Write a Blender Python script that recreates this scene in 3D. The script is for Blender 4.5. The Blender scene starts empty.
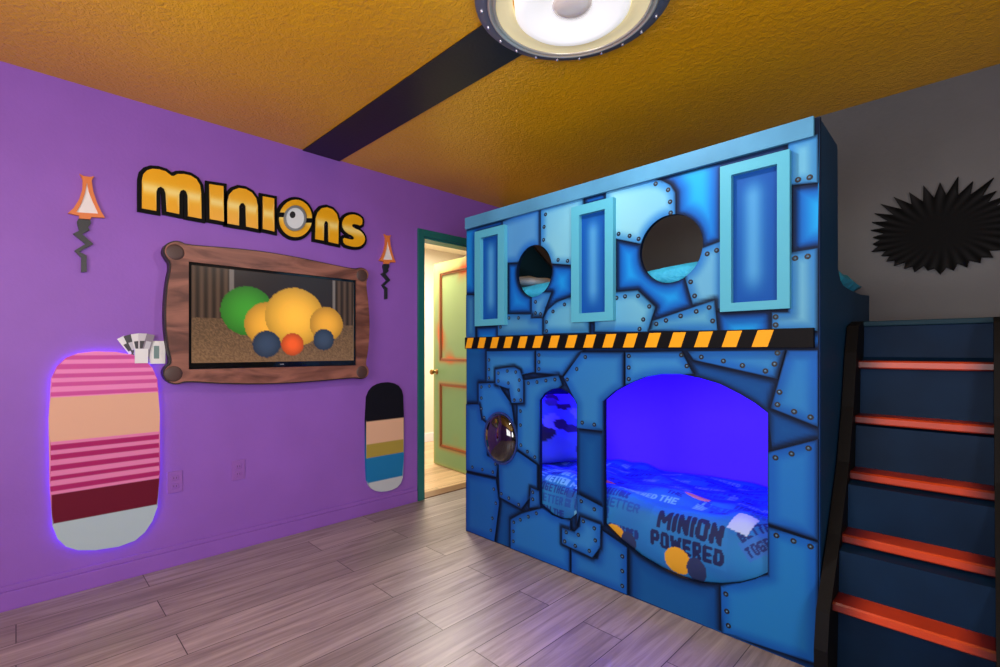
import bpy, bmesh, math, random
import numpy as np
from mathutils import Vector, Matrix
from mathutils.geometry import delaunay_2d_cdt
random.seed(7); rng = np.random.RandomState(3)
PI = math.pi
C = bpy.context.scene.collection
# ---------------------------------------------------------------- room measures (metres)
# left wall: x=0 ; back wall: y=YB ; front of the bunk bed: y=YF
CX, CY, CZ = 3.08, 0.0, 1.16
F = 484.0; S2 = math.sqrt(.5)
H = 2.44; YB = 3.11; YF = 2.045; XR = 4.3; YN = -1.35
BX0, BX1 = .730, 2.663           # bunk bed width

def on_left(px, py, t=0.0):      # photo point -> (y, z) on a plane parallel to the left wall, t in front of it
    u = (px-500)/F; w = CX-t
    D = w/(S2*(1-u))
    return (w*(1+u)/(1-u), CZ-(py-350)/F*D)
def on_front(px, py, yp=YF):     # photo point -> (x, z) on a plane parallel to the back wall
    u = (px-500)/F
    D = yp/(S2*(1+u))
    return (CX - yp*(1-u)/(1+u), CZ-(py-350)/F*D)

def lin(c):
    a = np.asarray(c, float)/255.0
    return np.where(a <= .04045, a/12.92, ((a+.055)/1.055)**2.4)

# ---------------------------------------------------------------- materials
MATS = {}
def mat(name, rgb=(128,128,128), rough=.5, metal=0, spec=.5, coat=0, emit=None, es=0, attr=False, bump=None, vary=0, trans=0):
    if name in MATS: return MATS[name]
    m = bpy.data.materials.new(name); m.use_nodes = True
    nt = m.node_tree; b = nt.nodes['Principled BSDF']
    b.inputs['Roughness'].default_value = rough
    b.inputs['Metallic'].default_value = metal
    b.inputs['Specular IOR Level'].default_value = spec
    b.inputs['Coat Weight'].default_value = coat
    b.inputs['Transmission Weight'].default_value = trans
    c = tuple(lin(rgb))+(1,)
    b.inputs['Base Color'].default_value = c
    src = None
    if attr:
        a = nt.nodes.new('ShaderNodeVertexColor'); a.layer_name = 'Col'; src = a.outputs['Color']
    tc = nt.nodes.new('ShaderNodeTexCoord')
    if vary:
        n = nt.nodes.new('ShaderNodeTexNoise'); n.inputs['Scale'].default_value = 3.0; n.inputs['Detail'].default_value = 5
        nt.links.new(tc.outputs['Object'], n.inputs['Vector'])
        mr = nt.nodes.new('ShaderNodeMapRange'); mr.inputs['From Min'].default_value = .3; mr.inputs['From Max'].default_value = .7
        mr.inputs['To Min'].default_value = 1-vary; mr.inputs['To Max'].default_value = 1+vary
        nt.links.new(n.outputs['Fac'], mr.inputs['Value'])
        mx = nt.nodes.new('ShaderNodeVectorMath'); mx.operation = 'SCALE'
        if src: nt.links.new(src, mx.inputs[0])
        else: mx.inputs[0].default_value = c[:3]
        nt.links.new(mr.outputs['Result'], mx.inputs['Scale']); src = mx.outputs['Vector']
    if src: nt.links.new(src, b.inputs['Base Color'])
    if bump:
        n = nt.nodes.new('ShaderNodeTexNoise'); n.inputs['Scale'].default_value = bump[0]; n.inputs['Detail'].default_value = 4
        nt.links.new(tc.outputs['Object'], n.inputs['Vector'])
        bp = nt.nodes.new('ShaderNodeBump'); bp.inputs['Strength'].default_value = bump[1]; bp.inputs['Distance'].default_value = bump[2]
        nt.links.new(n.outputs['Fac'], bp.inputs['Height']); nt.links.new(bp.outputs['Normal'], b.inputs['Normal'])
    if emit is not None:
        if emit == 'attr': nt.links.new(src, b.inputs['Emission Color'])
        else: b.inputs['Emission Color'].default_value = tuple(lin(emit))+(1,)
        b.inputs['Emission Strength'].default_value = es
    MATS[name] = m
    return m

def mat_wood(name, c1, c2, scale=(2,30,30), rough=.5, dist=1.5, bumpd=.001):
    m = bpy.data.materials.new(name); m.use_nodes = True; nt = m.node_tree; b = nt.nodes['Principled BSDF']
    tc = nt.nodes.new('ShaderNodeTexCoord'); mp = nt.nodes.new('ShaderNodeMapping'); mp.inputs['Scale'].default_value = scale
    n = nt.nodes.new('ShaderNodeTexNoise'); n.inputs['Scale'].default_value = 1; n.inputs['Detail'].default_value = 8; n.inputs['Distortion'].default_value = dist
    r = nt.nodes.new('ShaderNodeValToRGB'); r.color_ramp.elements[0].position = .36; r.color_ramp.elements[1].position = .64
    r.color_ramp.elements[0].color = tuple(lin(c1))+(1,); r.color_ramp.elements[1].color = tuple(lin(c2))+(1,)
    nt.links.new(tc.outputs['Object'], mp.inputs['Vector']); nt.links.new(mp.outputs['Vector'], n.inputs['Vector'])
    nt.links.new(n.outputs['Fac'], r.inputs['Fac']); nt.links.new(r.outputs['Color'], b.inputs['Base Color'])
    bp = nt.nodes.new('ShaderNodeBump'); bp.inputs['Strength'].default_value = .4; bp.inputs['Distance'].default_value = bumpd
    nt.links.new(n.outputs['Fac'], bp.inputs['Height']); nt.links.new(bp.outputs['Normal'], b.inputs['Normal'])
    b.inputs['Roughness'].default_value = rough
    return m

def mat_planks(name, dark, light, rough):
    """laminate boards running along y; brick texture gives the boards, stretched noise the grain"""
    m = bpy.data.materials.new(name); m.use_nodes = True; nt = m.node_tree; b = nt.nodes['Principled BSDF']; L = nt.links.new
    tc = nt.nodes.new('ShaderNodeTexCoord')
    mp = nt.nodes.new('ShaderNodeMapping'); mp.inputs['Rotation'].default_value = (0,0,PI/2)
    L(tc.outputs['Object'], mp.inputs['Vector'])
    bk = nt.nodes.new('ShaderNodeTexBrick'); bk.inputs['Scale'].default_value = 1; bk.inputs['Brick Width'].default_value = 1.25
    bk.inputs['Row Height'].default_value = .187; bk.inputs['Mortar Size'].default_value = .0022; bk.inputs['Mortar Smooth'].default_value = .4; bk.offset = .37
    bk.inputs['Color1'].default_value = (0,0,0,1); bk.inputs['Color2'].default_value = (1,1,1,1); bk.inputs['Mortar'].default_value = (.5,.5,.5,1)
    L(mp.outputs['Vector'], bk.inputs['Vector'])
    # grain, shifted board by board
    sc = nt.nodes.new('ShaderNodeVectorMath'); sc.operation = 'MULTIPLY'; sc.inputs[1].default_value = (26,1.7,1)
    L(tc.outputs['Object'], sc.inputs[0])
    ad = nt.nodes.new('ShaderNodeVectorMath'); ad.operation = 'MULTIPLY_ADD'; ad.inputs[1].default_value = (9,31,17)
    L(bk.outputs['Color'], ad.inputs[0]); L(sc.outputs['Vector'], ad.inputs[2])
    n = nt.nodes.new('ShaderNodeTexNoise'); n.inputs['Scale'].default_value = 1; n.inputs['Detail'].default_value = 9; n.inputs['Distortion'].default_value = 1.1; n.inputs['Roughness'].default_value = .62
    L(ad.outputs['Vector'], n.inputs['Vector'])
    r = nt.nodes.new('ShaderNodeValToRGB'); r.color_ramp.elements[0].position = .3; r.color_ramp.elements[1].position = .7
    r.color_ramp.elements[0].color = tuple(lin(dark))+(1,); r.color_ramp.elements[1].color = tuple(lin(light))+(1,)
    L(n.outputs['Fac'], r.inputs['Fac'])
    mr = nt.nodes.new('ShaderNodeMapRange'); mr.inputs['To Min'].default_value = .84; mr.inputs['To Max'].default_value = 1.14
    L(bk.outputs['Color'], mr.inputs['Value'])
    s2 = nt.nodes.new('ShaderNodeVectorMath'); s2.operation = 'SCALE'; L(r.outputs['Color'], s2.inputs[0]); L(mr.outputs['Result'], s2.inputs['Scale'])
    mx = nt.nodes.new('ShaderNodeMix'); mx.data_type = 'RGBA'; L(bk.outputs['Fac'], mx.inputs['Factor']); L(s2.outputs['Vector'], mx.inputs['A'])
    mx.inputs['B'].default_value = tuple(lin((58,48,44)))+(1,)
    L(mx.outputs['Result'], b.inputs['Base Color'])
    bp = nt.nodes.new('ShaderNodeBump'); bp.inputs['Strength'].default_value = .25; bp.inputs['Distance'].default_value = .0008
    L(n.outputs['Fac'], bp.inputs['Height']); L(bp.outputs['Normal'], b.inputs['Normal'])
    b.inputs['Roughness'].default_value = rough
    return m

def mat_ceiling():
    m = bpy.data.materials.new('gold_knockdown_plaster'); m.use_nodes = True; nt = m.node_tree; b = nt.nodes['Principled BSDF']; L = nt.links.new
    tc = nt.nodes.new('ShaderNodeTexCoord')
    v = nt.nodes.new('ShaderNodeTexNoise'); v.inputs['Scale'].default_value = 42; v.inputs['Detail'].default_value = 3; v.inputs['Distortion'].default_value = .8
    L(tc.outputs['Object'], v.inputs['Vector'])
    n = nt.nodes.new('ShaderNodeTexNoise'); n.inputs['Scale'].default_value = 130; n.inputs['Detail'].default_value = 3
    L(tc.outputs['Object'], n.inputs['Vector'])
    a = nt.nodes.new('ShaderNodeMath'); a.operation = 'MULTIPLY_ADD'; a.inputs[1].default_value = .35
    L(n.outputs['Fac'], a.inputs[0]); L(v.outputs['Fac'], a.inputs[2])
    bp = nt.nodes.new('ShaderNodeBump'); bp.inputs['Strength'].default_value = .8; bp.inputs['Distance'].default_value = .008
    L(a.outputs['Value'], bp.inputs['Height']); L(bp.outputs['Normal'], b.inputs['Normal'])
    c = nt.nodes.new('ShaderNodeTexNoise'); c.inputs['Scale'].default_value = 1.1; c.inputs['Detail'].default_value = 3
    L(tc.outputs['Object'], c.inputs['Vector'])
    r = nt.nodes.new('ShaderNodeValToRGB'); r.color_ramp.elements[0].position = .3; r.color_ramp.elements[1].position = .7
    r.color_ramp.elements[0].color = tuple(lin(CEIL[0]))+(1,); r.color_ramp.elements[1].color = tuple(lin(CEIL[1]))+(1,)
    L(c.outputs['Fac'], r.inputs['Fac']); L(r.outputs['Color'], b.inputs['Base Color'])
    b.inputs['Roughness'].default_value = .30; b.inputs['Specular IOR Level'].default_value = .55
    return m
CEIL = ((222,156,2),(242,180,6))

# ---------------------------------------------------------------- mesh helpers
def obj(name, me, m=None, parent=None):
    if isinstance(me, bmesh.types.BMesh):
        bm = me; me = bpy.data.meshes.new(name); bm.to_mesh(me); bm.free()
    o = bpy.data.objects.new(name, me); C.objects.link(o)
    if m is not None:
        for k in (m if isinstance(m, (list, tuple)) else [m]): me.materials.append(k)
    if parent is not None:
        o.parent = parent
        o.matrix_parent_inverse = Matrix.Translation(-Vector(parent.location)) if not parent.rotation_euler.z else parent.matrix_basis.inverted()
    return o
def tag(o, label=None, cat=None, group=None, kind=None):
    if label: o['label'] = label
    if cat: o['category'] = cat
    if group: o['group'] = group
    if kind: o['kind'] = kind
    return o
def thing(name, loc, label, cat, group=None):
    o = bpy.data.objects.new(name, None); o.location = loc; o.empty_display_size = .1; C.objects.link(o)
    return tag(o, label, cat, group)
def struct(name, bm, m): return tag(obj(name, bm, m), kind='structure')

def box(bm, x0,x1,y0,y1,z0,z1, bev=0, mi=0):
    vs = [bm.verts.new((x,y,z)) for x in (x0,x1) for y in (y0,y1) for z in (z0,z1)]
    fs = [bm.faces.new([vs[i] for i in f]) for f in ((0,1,3,2),(4,6,7,5),(0,4,5,1),(2,3,7,6),(0,2,6,4),(1,5,7,3))]
    for f in fs: f.material_index = mi
    if bev:
        es = list({e for f in fs for e in f.edges})
        r = bmesh.ops.bevel(bm, geom=es, offset=bev, segments=2, affect='EDGES', profile=.5)
        for f in r['faces']: f.material_index = mi
    return bm
def B(*a, **k):
    bm = bmesh.new(); box(bm, *a, **k); bmesh.ops.recalc_face_normals(bm, faces=bm.faces); return bm

def lathe(bm, prof, cx, cy, n=48, mi=0, smooth=True):   # profile of (radius, z) about a vertical axis
    rings = []
    for r, z in prof:
        rings.append([bm.verts.new((cx+r*math.cos(2*PI*i/n), cy+r*math.sin(2*PI*i/n), z)) for i in range(n)] if r > 1e-6 else [bm.verts.new((cx,cy,z))])
    for a, b in zip(rings, rings[1:]):
        for i in range(n):
            j = (i+1) % n
            vs = [a[i] if len(a)>1 else a[0], a[j] if len(a)>1 else None, b[j] if len(b)>1 else b[0], b[i] if len(b)>1 else None]
            vs = [v for v in vs if v is not None]
            f = bm.faces.new(vs); f.material_index = mi; f.smooth = smooth
    return bm

def inside(P, poly):
    x, z = P[:,0], P[:,1]; r = np.zeros(len(P), bool); n = len(poly)
    for i in range(n):
        x1,z1 = poly[i]; x2,z2 = poly[(i+1)%n]
        if z1 == z2: continue
        c = ((z1 > z) != (z2 > z)) & (x < (x2-x1)*(z-z1)/(z2-z1)+x1)
        r ^= c
    return r
def dist(P, poly):
    d = np.full(len(P), 9.0); n = len(poly)
    for i in range(n):
        a = np.array(poly[i]); b = np.array(poly[(i+1)%n]); ab = b-a
        t = np.clip(((P-a)@ab)/max(ab@ab,1e-9), 0, 1)
        d = np.minimum(d, np.hypot(*(P-a-t[:,None]*ab).T))
    return d
def sstep(a, b, x):
    t = np.clip((x-a)/(b-a), 0, 1); return t*t*(3-2*t)

def sheet(poly, holes=(), step=None, axis='y', front=0.0, thick=.01, toward=-1, paint=None, rivets=(), rr=.0065):
    """a board cut to an outline (with holes): front face, rim and back; front may be painted per vertex.
    axis 'y': outline in (x,z), faces -y ; axis 'x': outline in (y,z), faces +x."""
    pts = [Vector(p) for p in poly]; n = len(pts); edges = [(i,(i+1)%n) for i in range(n)]
    for h in holes:
        k = len(pts); pts += [Vector(p) for p in h]; edges += [(k+i, k+(i+1)%len(h)) for i in range(len(h))]
    A = np.array(poly)
    if step:
        gx = np.arange(A[:,0].min()+step/2, A[:,0].max(), step); gz = np.arange(A[:,1].min()+step/2, A[:,1].max(), step)
        G = np.array(np.meshgrid(gx, gz)).reshape(2,-1).T
        ok = inside(G, poly) & (dist(G, poly) > step*.35)
        for h in holes: ok &= ~inside(G, h) & (dist(G, h) > step*.35)
        pts += [Vector(p) for p in G[ok]]
    vo, eo, fo, *_ = delaunay_2d_cdt(pts, edges, [], 0, 1e-6)
    V = np.array([(v.x, v.y) for v in vo]); T = np.array([f for f in fo if len(f) == 3])
    cen = V[T].mean(1); keep = inside(cen, poly)
    for h in holes: keep &= ~inside(cen, h)
    T = T[keep]
    used = np.unique(T); remap = -np.ones(len(V), int); remap[used] = np.arange(len(used)); V = V[used]; T = remap[T]
    cnt = {}
    for t in T:
        for a, b in ((t[0],t[1]),(t[1],t[2]),(t[2],t[0])):
            cnt[(a,b)] = 1
    bd = [e for e in cnt if (e[1],e[0]) not in cnt]
    N = len(V); back = front - toward*thick
    def P3(p, d): return (p[0], d, p[1]) if axis == 'y' else (d, p[0], p[1])
    verts = [P3(p, front) for p in V] + [P3(p, back) for p in V]
    flip = (axis == 'y' and toward > 0) or (axis == 'x' and toward < 0)
    faces = []; mids = []
    for t in T:
        t = tuple(int(i) for i in t)
        faces.append(t[::-1] if flip else t); faces.append(tuple(i+N for i in (t if flip else t[::-1]))); mids += [0,0]
    for a, b in bd:
        a, b = int(a), int(b)
        faces.append((a,b,b+N,a+N) if flip else (b,a,a+N,b+N)); mids.append(0)
    col = None
    if paint is not None:
        c = paint(V); col = np.vstack([c, c])
    # rivets: dark painted washer + dome
    for (rx, rz) in rivets:
        k = len(verts); m = 10
        for (rad, dep, c) in ((rr*1.75, .0004, (8,18,34)), (rr*1.7, .0012, (8,18,34))):
            verts += [P3((rx+rad*math.cos(2*PI*i/m), rz+rad*math.sin(2*PI*i/m)), front+toward*dep) for i in range(m)]
        verts.append(P3((rx,rz), front+toward*.0013))
        for i in range(m):
            j = (i+1)%m
            faces.append((k+i,k+j,k+m+j,k+m+i)); faces.append((k+m+i,k+m+j,k+2*m)); mids += [1,1]
        k2 = len(verts)
        for (rad, dep) in ((rr*.72, .0012), (rr*.6, .0035), (rr*.3, .0048)):
            verts += [P3((rx+rad*math.cos(2*PI*i/m), rz+rad*math.sin(2*PI*i/m)), front+toward*dep) for i in range(m)]
        verts.append(P3((rx,rz), front+toward*.0051))
        for q in range(2):
            for i in range(m):
                j = (i+1)%m; faces.append((k2+q*m+i,k2+q*m+j,k2+q*m+m+j,k2+q*m+m+i)); mids.append(2)
        for i in range(m):
            faces.append((k2+2*m+i, k2+2*m+(i+1)%m, k2+3*m)); mids.append(2)
    me = bpy.data.meshes.new('sheet'); me.from_pydata(verts, [], faces)
    me.polygons.foreach_set('material_index', mids)
    if col is not None:
        ca = me.color_attributes.new('Col', 'FLOAT_COLOR', 'POINT')
        full = np.ones((len(verts), 4)); full[:len(col), :3] = lin(np.clip(col, 0, 255)); full[len(col):, :3] = .1
        ca.data.foreach_set('color', full.ravel())
    return me

GL = {'M':[[(0,0),(0,1),(.5,.35),(1,1),(1,0)]],'I':[[(.5,0),(.5,1)]],'N':[[(0,0),(0,1),(1,0),(1,1)]],'O':[[(0,.12),(0,.88),(.15,1),(.85,1),(1,.88),(1,.12),(.85,0),(.15,0),(0,.12)]],
 'P':[[(0,0),(0,1),(.85,1),(1,.85),(1,.6),(.85,.45),(0,.45)]],'W':[[(0,1),(.2,0),(.5,.7),(.8,0),(1,1)]],'E':[[(1,1),(0,1),(0,0),(1,0)],[(0,.5),(.85,.5)]],
 'R':[[(0,0),(0,1),(.85,1),(1,.85),(1,.62),(.85,.48),(0,.48)],[(.5,.48),(1,0)]],'D':[[(0,0),(0,1),(.7,1),(1,.75),(1,.25),(.7,0),(0,0)]],
 'B':[[(0,0),(0,1),(.85,1),(1,.78),(.8,.52),(0,.52)],[(.8,.52),(1,.25),(.85,0),(0,0)]],'T':[[(0,1),(1,1)],[(.5,1),(.5,0)]],'G':[[(1,.88),(.85,1),(.15,1),(0,.85),(0,.15),(.15,0),(1,0),(1,.45),(.6,.45)]],'H':[[(0,0),(0,1)],[(1,0),(1,1)],[(0,.5),(1,.5)]]}
def word_mask(P, word, x0, z0, w, h, rot=0):
    c, s = math.cos(rot), math.sin(rot)
    Q = (P-np.array([x0,z0]))@np.array([[c,-s],[s,c]])
    r = np.zeros(len(P), bool)
    wid = [.42 if ch == 'I' else (1.25 if ch in 'MW' else 1) for ch in word]; tot = sum(wid); x = 0; t = .115*h
    k = np.where((Q[:,0]>-.01)&(Q[:,0]<w+.01)&(Q[:,1]>-.01)&(Q[:,1]<h+.01))[0]
    if not len(k): return r
    q = Q[k]; hit = np.zeros(len(k), bool)
    for ch, wd in zip(word, wid):
        cw = wd/tot*w; a = x+t*1.25; b = x+cw-t*1.25; x += cw
        for line in GL[ch]:
            L = [((a+b)/2 if ch == 'I' else a+(b-a)*u, t+(h-2*t)*v) for u, v in line]
            for p0, p1 in zip(L, L[1:]): hit |= dist(q, [p0,p1]) < t
    r[k] = hit
    return r
# ================================================================= THE ROOM
m_purple = mat('purple_paint', (143,92,190), .5, spec=.3, bump=(60,.25,.003), vary=.05)
m_grey = mat('grey_paint', (84,84,87), .6, bump=(60,.25,.003), vary=.10)
m_floor = mat_planks('grey_laminate', (128,114,110), (184,170,164), .38)
m_hallfloor = mat_planks('tan_laminate', (176,140,100), (214,182,140), .4)
m_ceil = mat_ceiling()
m_cream = mat('cream_paint', (232,222,196), .6)
m_white = mat('white_plastic', (228,228,230), .4)
m_black = mat('black_satin', (10,10,13), .6, spec=.12)
m_teal = mat('teal_trim', (26,104,104), .45)

struct('floor', B(0,XR,YN,YB,-.05,0), m_floor)
struct('ceiling', B(-.12,XR,YN,YB+.1,H,H+.06), m_ceil)
DY0, DY1, DZ = 2.235, 3.04, 2.04        # doorway in the left wall
bm = bmesh.new(); box(bm,-.12,0,YN,DY0,0,H); box(bm,-.12,0,DY1,YB,0,H); box(bm,-.12,0,DY0,DY1,DZ,H)
struct('wall_left', bm, m_purple)
struct('wall_back', B(-.12,XR,YB,YB+.1,0,H), m_grey)
# the walls behind the camera, with unseen window openings added to brighten the room
bm = bmesh.new(); box(bm,-.12,1.5,YN-.1,YN,0,H); box(bm,3.3,XR,YN-.1,YN,0,H); box(bm,1.5,3.3,YN-.1,YN,0,.8); box(bm,1.5,3.3,YN-.1,YN,2.15,H)
struct('wall_near', bm, m_purple)
bm = bmesh.new(); box(bm,XR,XR+.1,YN,-.95,0,H); box(bm,XR,XR+.1,.35,YB+.1,0,H); box(bm,XR,XR+.1,-.95,.35,0,.8); box(bm,XR,XR+.1,-.95,.35,2.15,H)
struct('wall_right', bm, m_grey)
bm = bmesh.new()
for a in ((-.95,.35,.8,.86),(-.95,.35,2.09,2.15),(-.95,-.89,.86,2.09),(.29,.35,.86,2.09)): box(bm,XR+.02,XR+.07,a[0],a[1],a[2],a[3])
struct('added_window_2', bm, m_white)  # unseen frame, added to carry fill light towards the left wall
bm = bmesh.new()
for a in ((1.5,3.3,.8,.86),(1.5,3.3,2.09,2.15),(1.5,1.56,.86,2.09),(3.24,3.3,.86,2.09),(2.37,2.43,.86,2.09)): box(bm,a[0],a[1],YN-.08,YN-.02,a[2],a[3])
struct('added_window_1', bm, m_white)  # made-up frame behind the camera, there for the fill light
# baseboard on the left wall with its bead
bm = bmesh.new(); box(bm,0,.014,YN,DY0-.06,0,.085,bev=.003); box(bm,0,.009,YN,DY0-.06,.085,.11,bev=.003)
struct('baseboard_left', bm, m_purple)
bm = bmesh.new(); box(bm,2.72,XR,YB-.014,YB,0,.1,bev=.003); struct('baseboard_back', bm, m_grey)
# door casing (teal) and jamb (cream)
bm = bmesh.new(); box(bm,0,.016,DY0-.055,DY0,0,DZ+.055,bev=.002); box(bm,0,.016,DY1,DY1+.05,0,DZ+.055,bev=.002); box(bm,0,.016,DY0,DY1,DZ,DZ+.055,bev=.002)
struct('trim_1', bm, m_teal)
bm = bmesh.new(); box(bm,-.12,.0,DY0,DY0+.015,0,DZ); box(bm,-.12,.0,DY1-.015,DY1,0,DZ); box(bm,-.12,.0,DY0+.015,DY1-.015,DZ-.015,DZ)
struct('trim_2', bm, m_teal)
struct('trim_3', B(-.12,0,DY0+.015,DY1-.015,0,.006), mat('threshold_wood',(120,84,56),.4))
# black band painted board across the ceiling to the lamp
LX, LY = 2.028, 1.42
struct('trim_4', B(0.0,LX-.30,LY-.125,LY+.125,H-.006,H-.0001,bev=.001), mat('black_band',(20,18,26),.45,bump=(60,.3,.003)))
# hallway beyond the doorway
struct('floor.001', B(-2.0,-.0,1.2,4.4,-.05,0), m_hallfloor).location.z = 0
bm = bmesh.new(); box(bm,-2.0,-1.9,1.2,4.4,0,H); box(bm,-1.9,-.12,4.3,4.4,0,H); box(bm,-1.9,-.12,1.2,1.3,0,H)
struct('wall_hall', bm, m_cream)
struct('ceiling.001', B(-2.0,-.12,1.2,4.4,H,H+.06), m_cream)
bm = bmesh.new(); box(bm,-1.9,-1.885,1.3,4.3,0,.11,bev=.003); struct('baseboard_hall', bm, m_white)

# ---- the door standing open into the hall
def door_paint(P):      # green door with rusty orange wear along its panel edges
    w, h = .78, 2.02
    c = np.tile(np.array([112.,160,112]), (len(P),1))
    d = np.full(len(P), 9.)
    for (a,b,z0,z1) in DOOR_PANELS:
        d = np.minimum(d, dist(P, [(a,z0),(b,z0),(b,z1),(a,z1)]))
    blot = .5+.5*np.sin(P[:,0]*9+1.3*np.sin(P[:,1]*5))*np.cos(P[:,1]*4.3+1)
    rust = np.exp(-(d/.03)**2)*(.25+.6*blot)+.75*np.exp(-(d/.085)**2)*sstep(.72,.98,blot)
    line = np.exp(-(d/.008)**2)*.8
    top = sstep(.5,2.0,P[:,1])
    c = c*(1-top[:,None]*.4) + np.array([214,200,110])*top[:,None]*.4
    edge = np.minimum(np.minimum(P[:,0], w-P[:,0]), np.minimum(P[:,1], h-P[:,1]))
    e = np.exp(-(edge/.03)**2)*.5
    c = c*(1-e[:,None])+np.array([206,186,96])*e[:,None]
    c = c*(1-rust[:,None])+np.array([206,98,34])*rust[:,None]
    c = c*(1-line[:,None])+np.array([92,38,14])*line[:,None]
    return c
DOOR_PANELS = [(.12,.66,1.06,1.92),(.12,.66,.20,.82)]
dh = (-.115, 2.952); dfree = (-.885, 3.028); ang = math.atan2(dfree[1]-dh[1], dfree[0]-dh[0])
dm = mat('painted_door', attr=True, rough=.35)
door = thing('door_1', (dh[0],dh[1],0), None, None); door['kind'] = 'structure'
door.rotation_euler.z = ang - PI   # local -x runs from the hinge to the free edge
def dchild(name, me, m):
    o = obj(name, me, m); o.parent = door; return o
W = .774
def dp(P): return door_paint(np.c_[P[:,0]+W, P[:,1]])
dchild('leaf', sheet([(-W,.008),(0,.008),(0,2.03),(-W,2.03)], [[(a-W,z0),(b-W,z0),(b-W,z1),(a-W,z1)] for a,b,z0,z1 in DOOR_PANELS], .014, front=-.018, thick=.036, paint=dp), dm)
for a,b,z0,z1 in DOOR_PANELS:
    dchild('door_panel', sheet([(a-W,z0),(b-W,z0),(b-W,z1),(a-W,z1)], [], .014, front=-.006, thick=.012, paint=dp), dm)
    bm = bmesh.new()
    for q in ((a,b,z0,z0+.018),(a,b,z1-.018,z1),(a,a+.018,z0+.018,z1-.018),(b-.018,b,z0+.018,z1-.018)): box(bm,q[0]-W,q[1]-W,-.014,-.006,q[2],q[3],bev=.003)
    dchild('molding', bm, mat('rusty_molding',(150,84,34),.4))
m_brass = mat('aged_brass',(150,112,60),.3,metal=1)
bm = bmesh.new(); lathe(bm,[(0,0),(.027,.001),(.027,.006),(.011,.01),(.010,.035),(.024,.045),(.028,.06),(.02,.072),(0,.075)],0,0,20)
bmesh.ops.rotate(bm, verts=bm.verts, cent=(0,0,0), matrix=Matrix.Rotation(PI/2,3,'X')); bmesh.ops.translate(bm, verts=bm.verts, vec=(-W+.06,-.018,.94))
tag(dchild('door_knob', bm, m_brass), 'round brass knob')

# ================================================================= BUNK BED
bed = thing('bunk_bed', ((BX0+BX1)/2, YF, 0), 'blue bunk bed with riveted steel plate front, round holes and arched openings', 'bunk bed')
def fp(*a): return [on_front(x,y) for x,y in a]
def ell(cx, cy, rx, ry, n=40): return [on_front(cx+rx*math.cos(2*PI*i/n), cy+ry*math.sin(2*PI*i/n)) for i in range(n)]
def circ(cx, cz, r, n=44, k=1.0): return [(cx+r*math.cos(2*PI*i/n), cz+k*r*math.sin(2*PI*i/n)) for i in range(n)]
def hole_from(cx, cy, hw, hh):
    x0 = on_front(cx-hw, cy)[0]; x1 = on_front(cx+hw, cy)[0]; z0 = on_front(cx, cy+hh)[1]; z1 = on_front(cx, cy-hh)[1]
    return ((x0+x1)/2, (z0+z1)/2, (x1-x0)/2, (z1-z0)/2)
h1 = hole_from(534.5,271,17.8,26); h2 = hole_from(671.5,248.5,31.5,34); h3 = hole_from(502,438,16,25.5)
HOLE1 = circ(h1[0],h1[1],h1[2],k=h1[3]/h1[2]); HOLE2 = circ(h2[0],h2[1],h2[2],k=h2[3]/h2[2]); HOLE3 = circ(h3[0],h3[1],h3[2]*.97,k=h3[3]/h3[2])
SMALL = fp((540,400),(545,393),(552,389),(560,388),(568,392),(574,399),(577,405),(577,513),(570,519),(562,519),(552,515),(540,505))
LARGE = fp((604.5,400),(615,391),(630,383),(645,377),(662,374),(680,374),(700,378),(720,384),(740,394),(755,403),(768,413),(768,573),(755,579),(740,583),(720,584.5),(700,583),(680,577),(660,568),(640,556),(620,540),(604.5,524))
HOLES = [HOLE1,HOLE2,HOLE3,SMALL,LARGE]
UL, UD = (122,180,212), (18,128,208)      # upper plates / upper ground colours of the mural
LL, LD = (62,136,186), (18,84,150)
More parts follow.
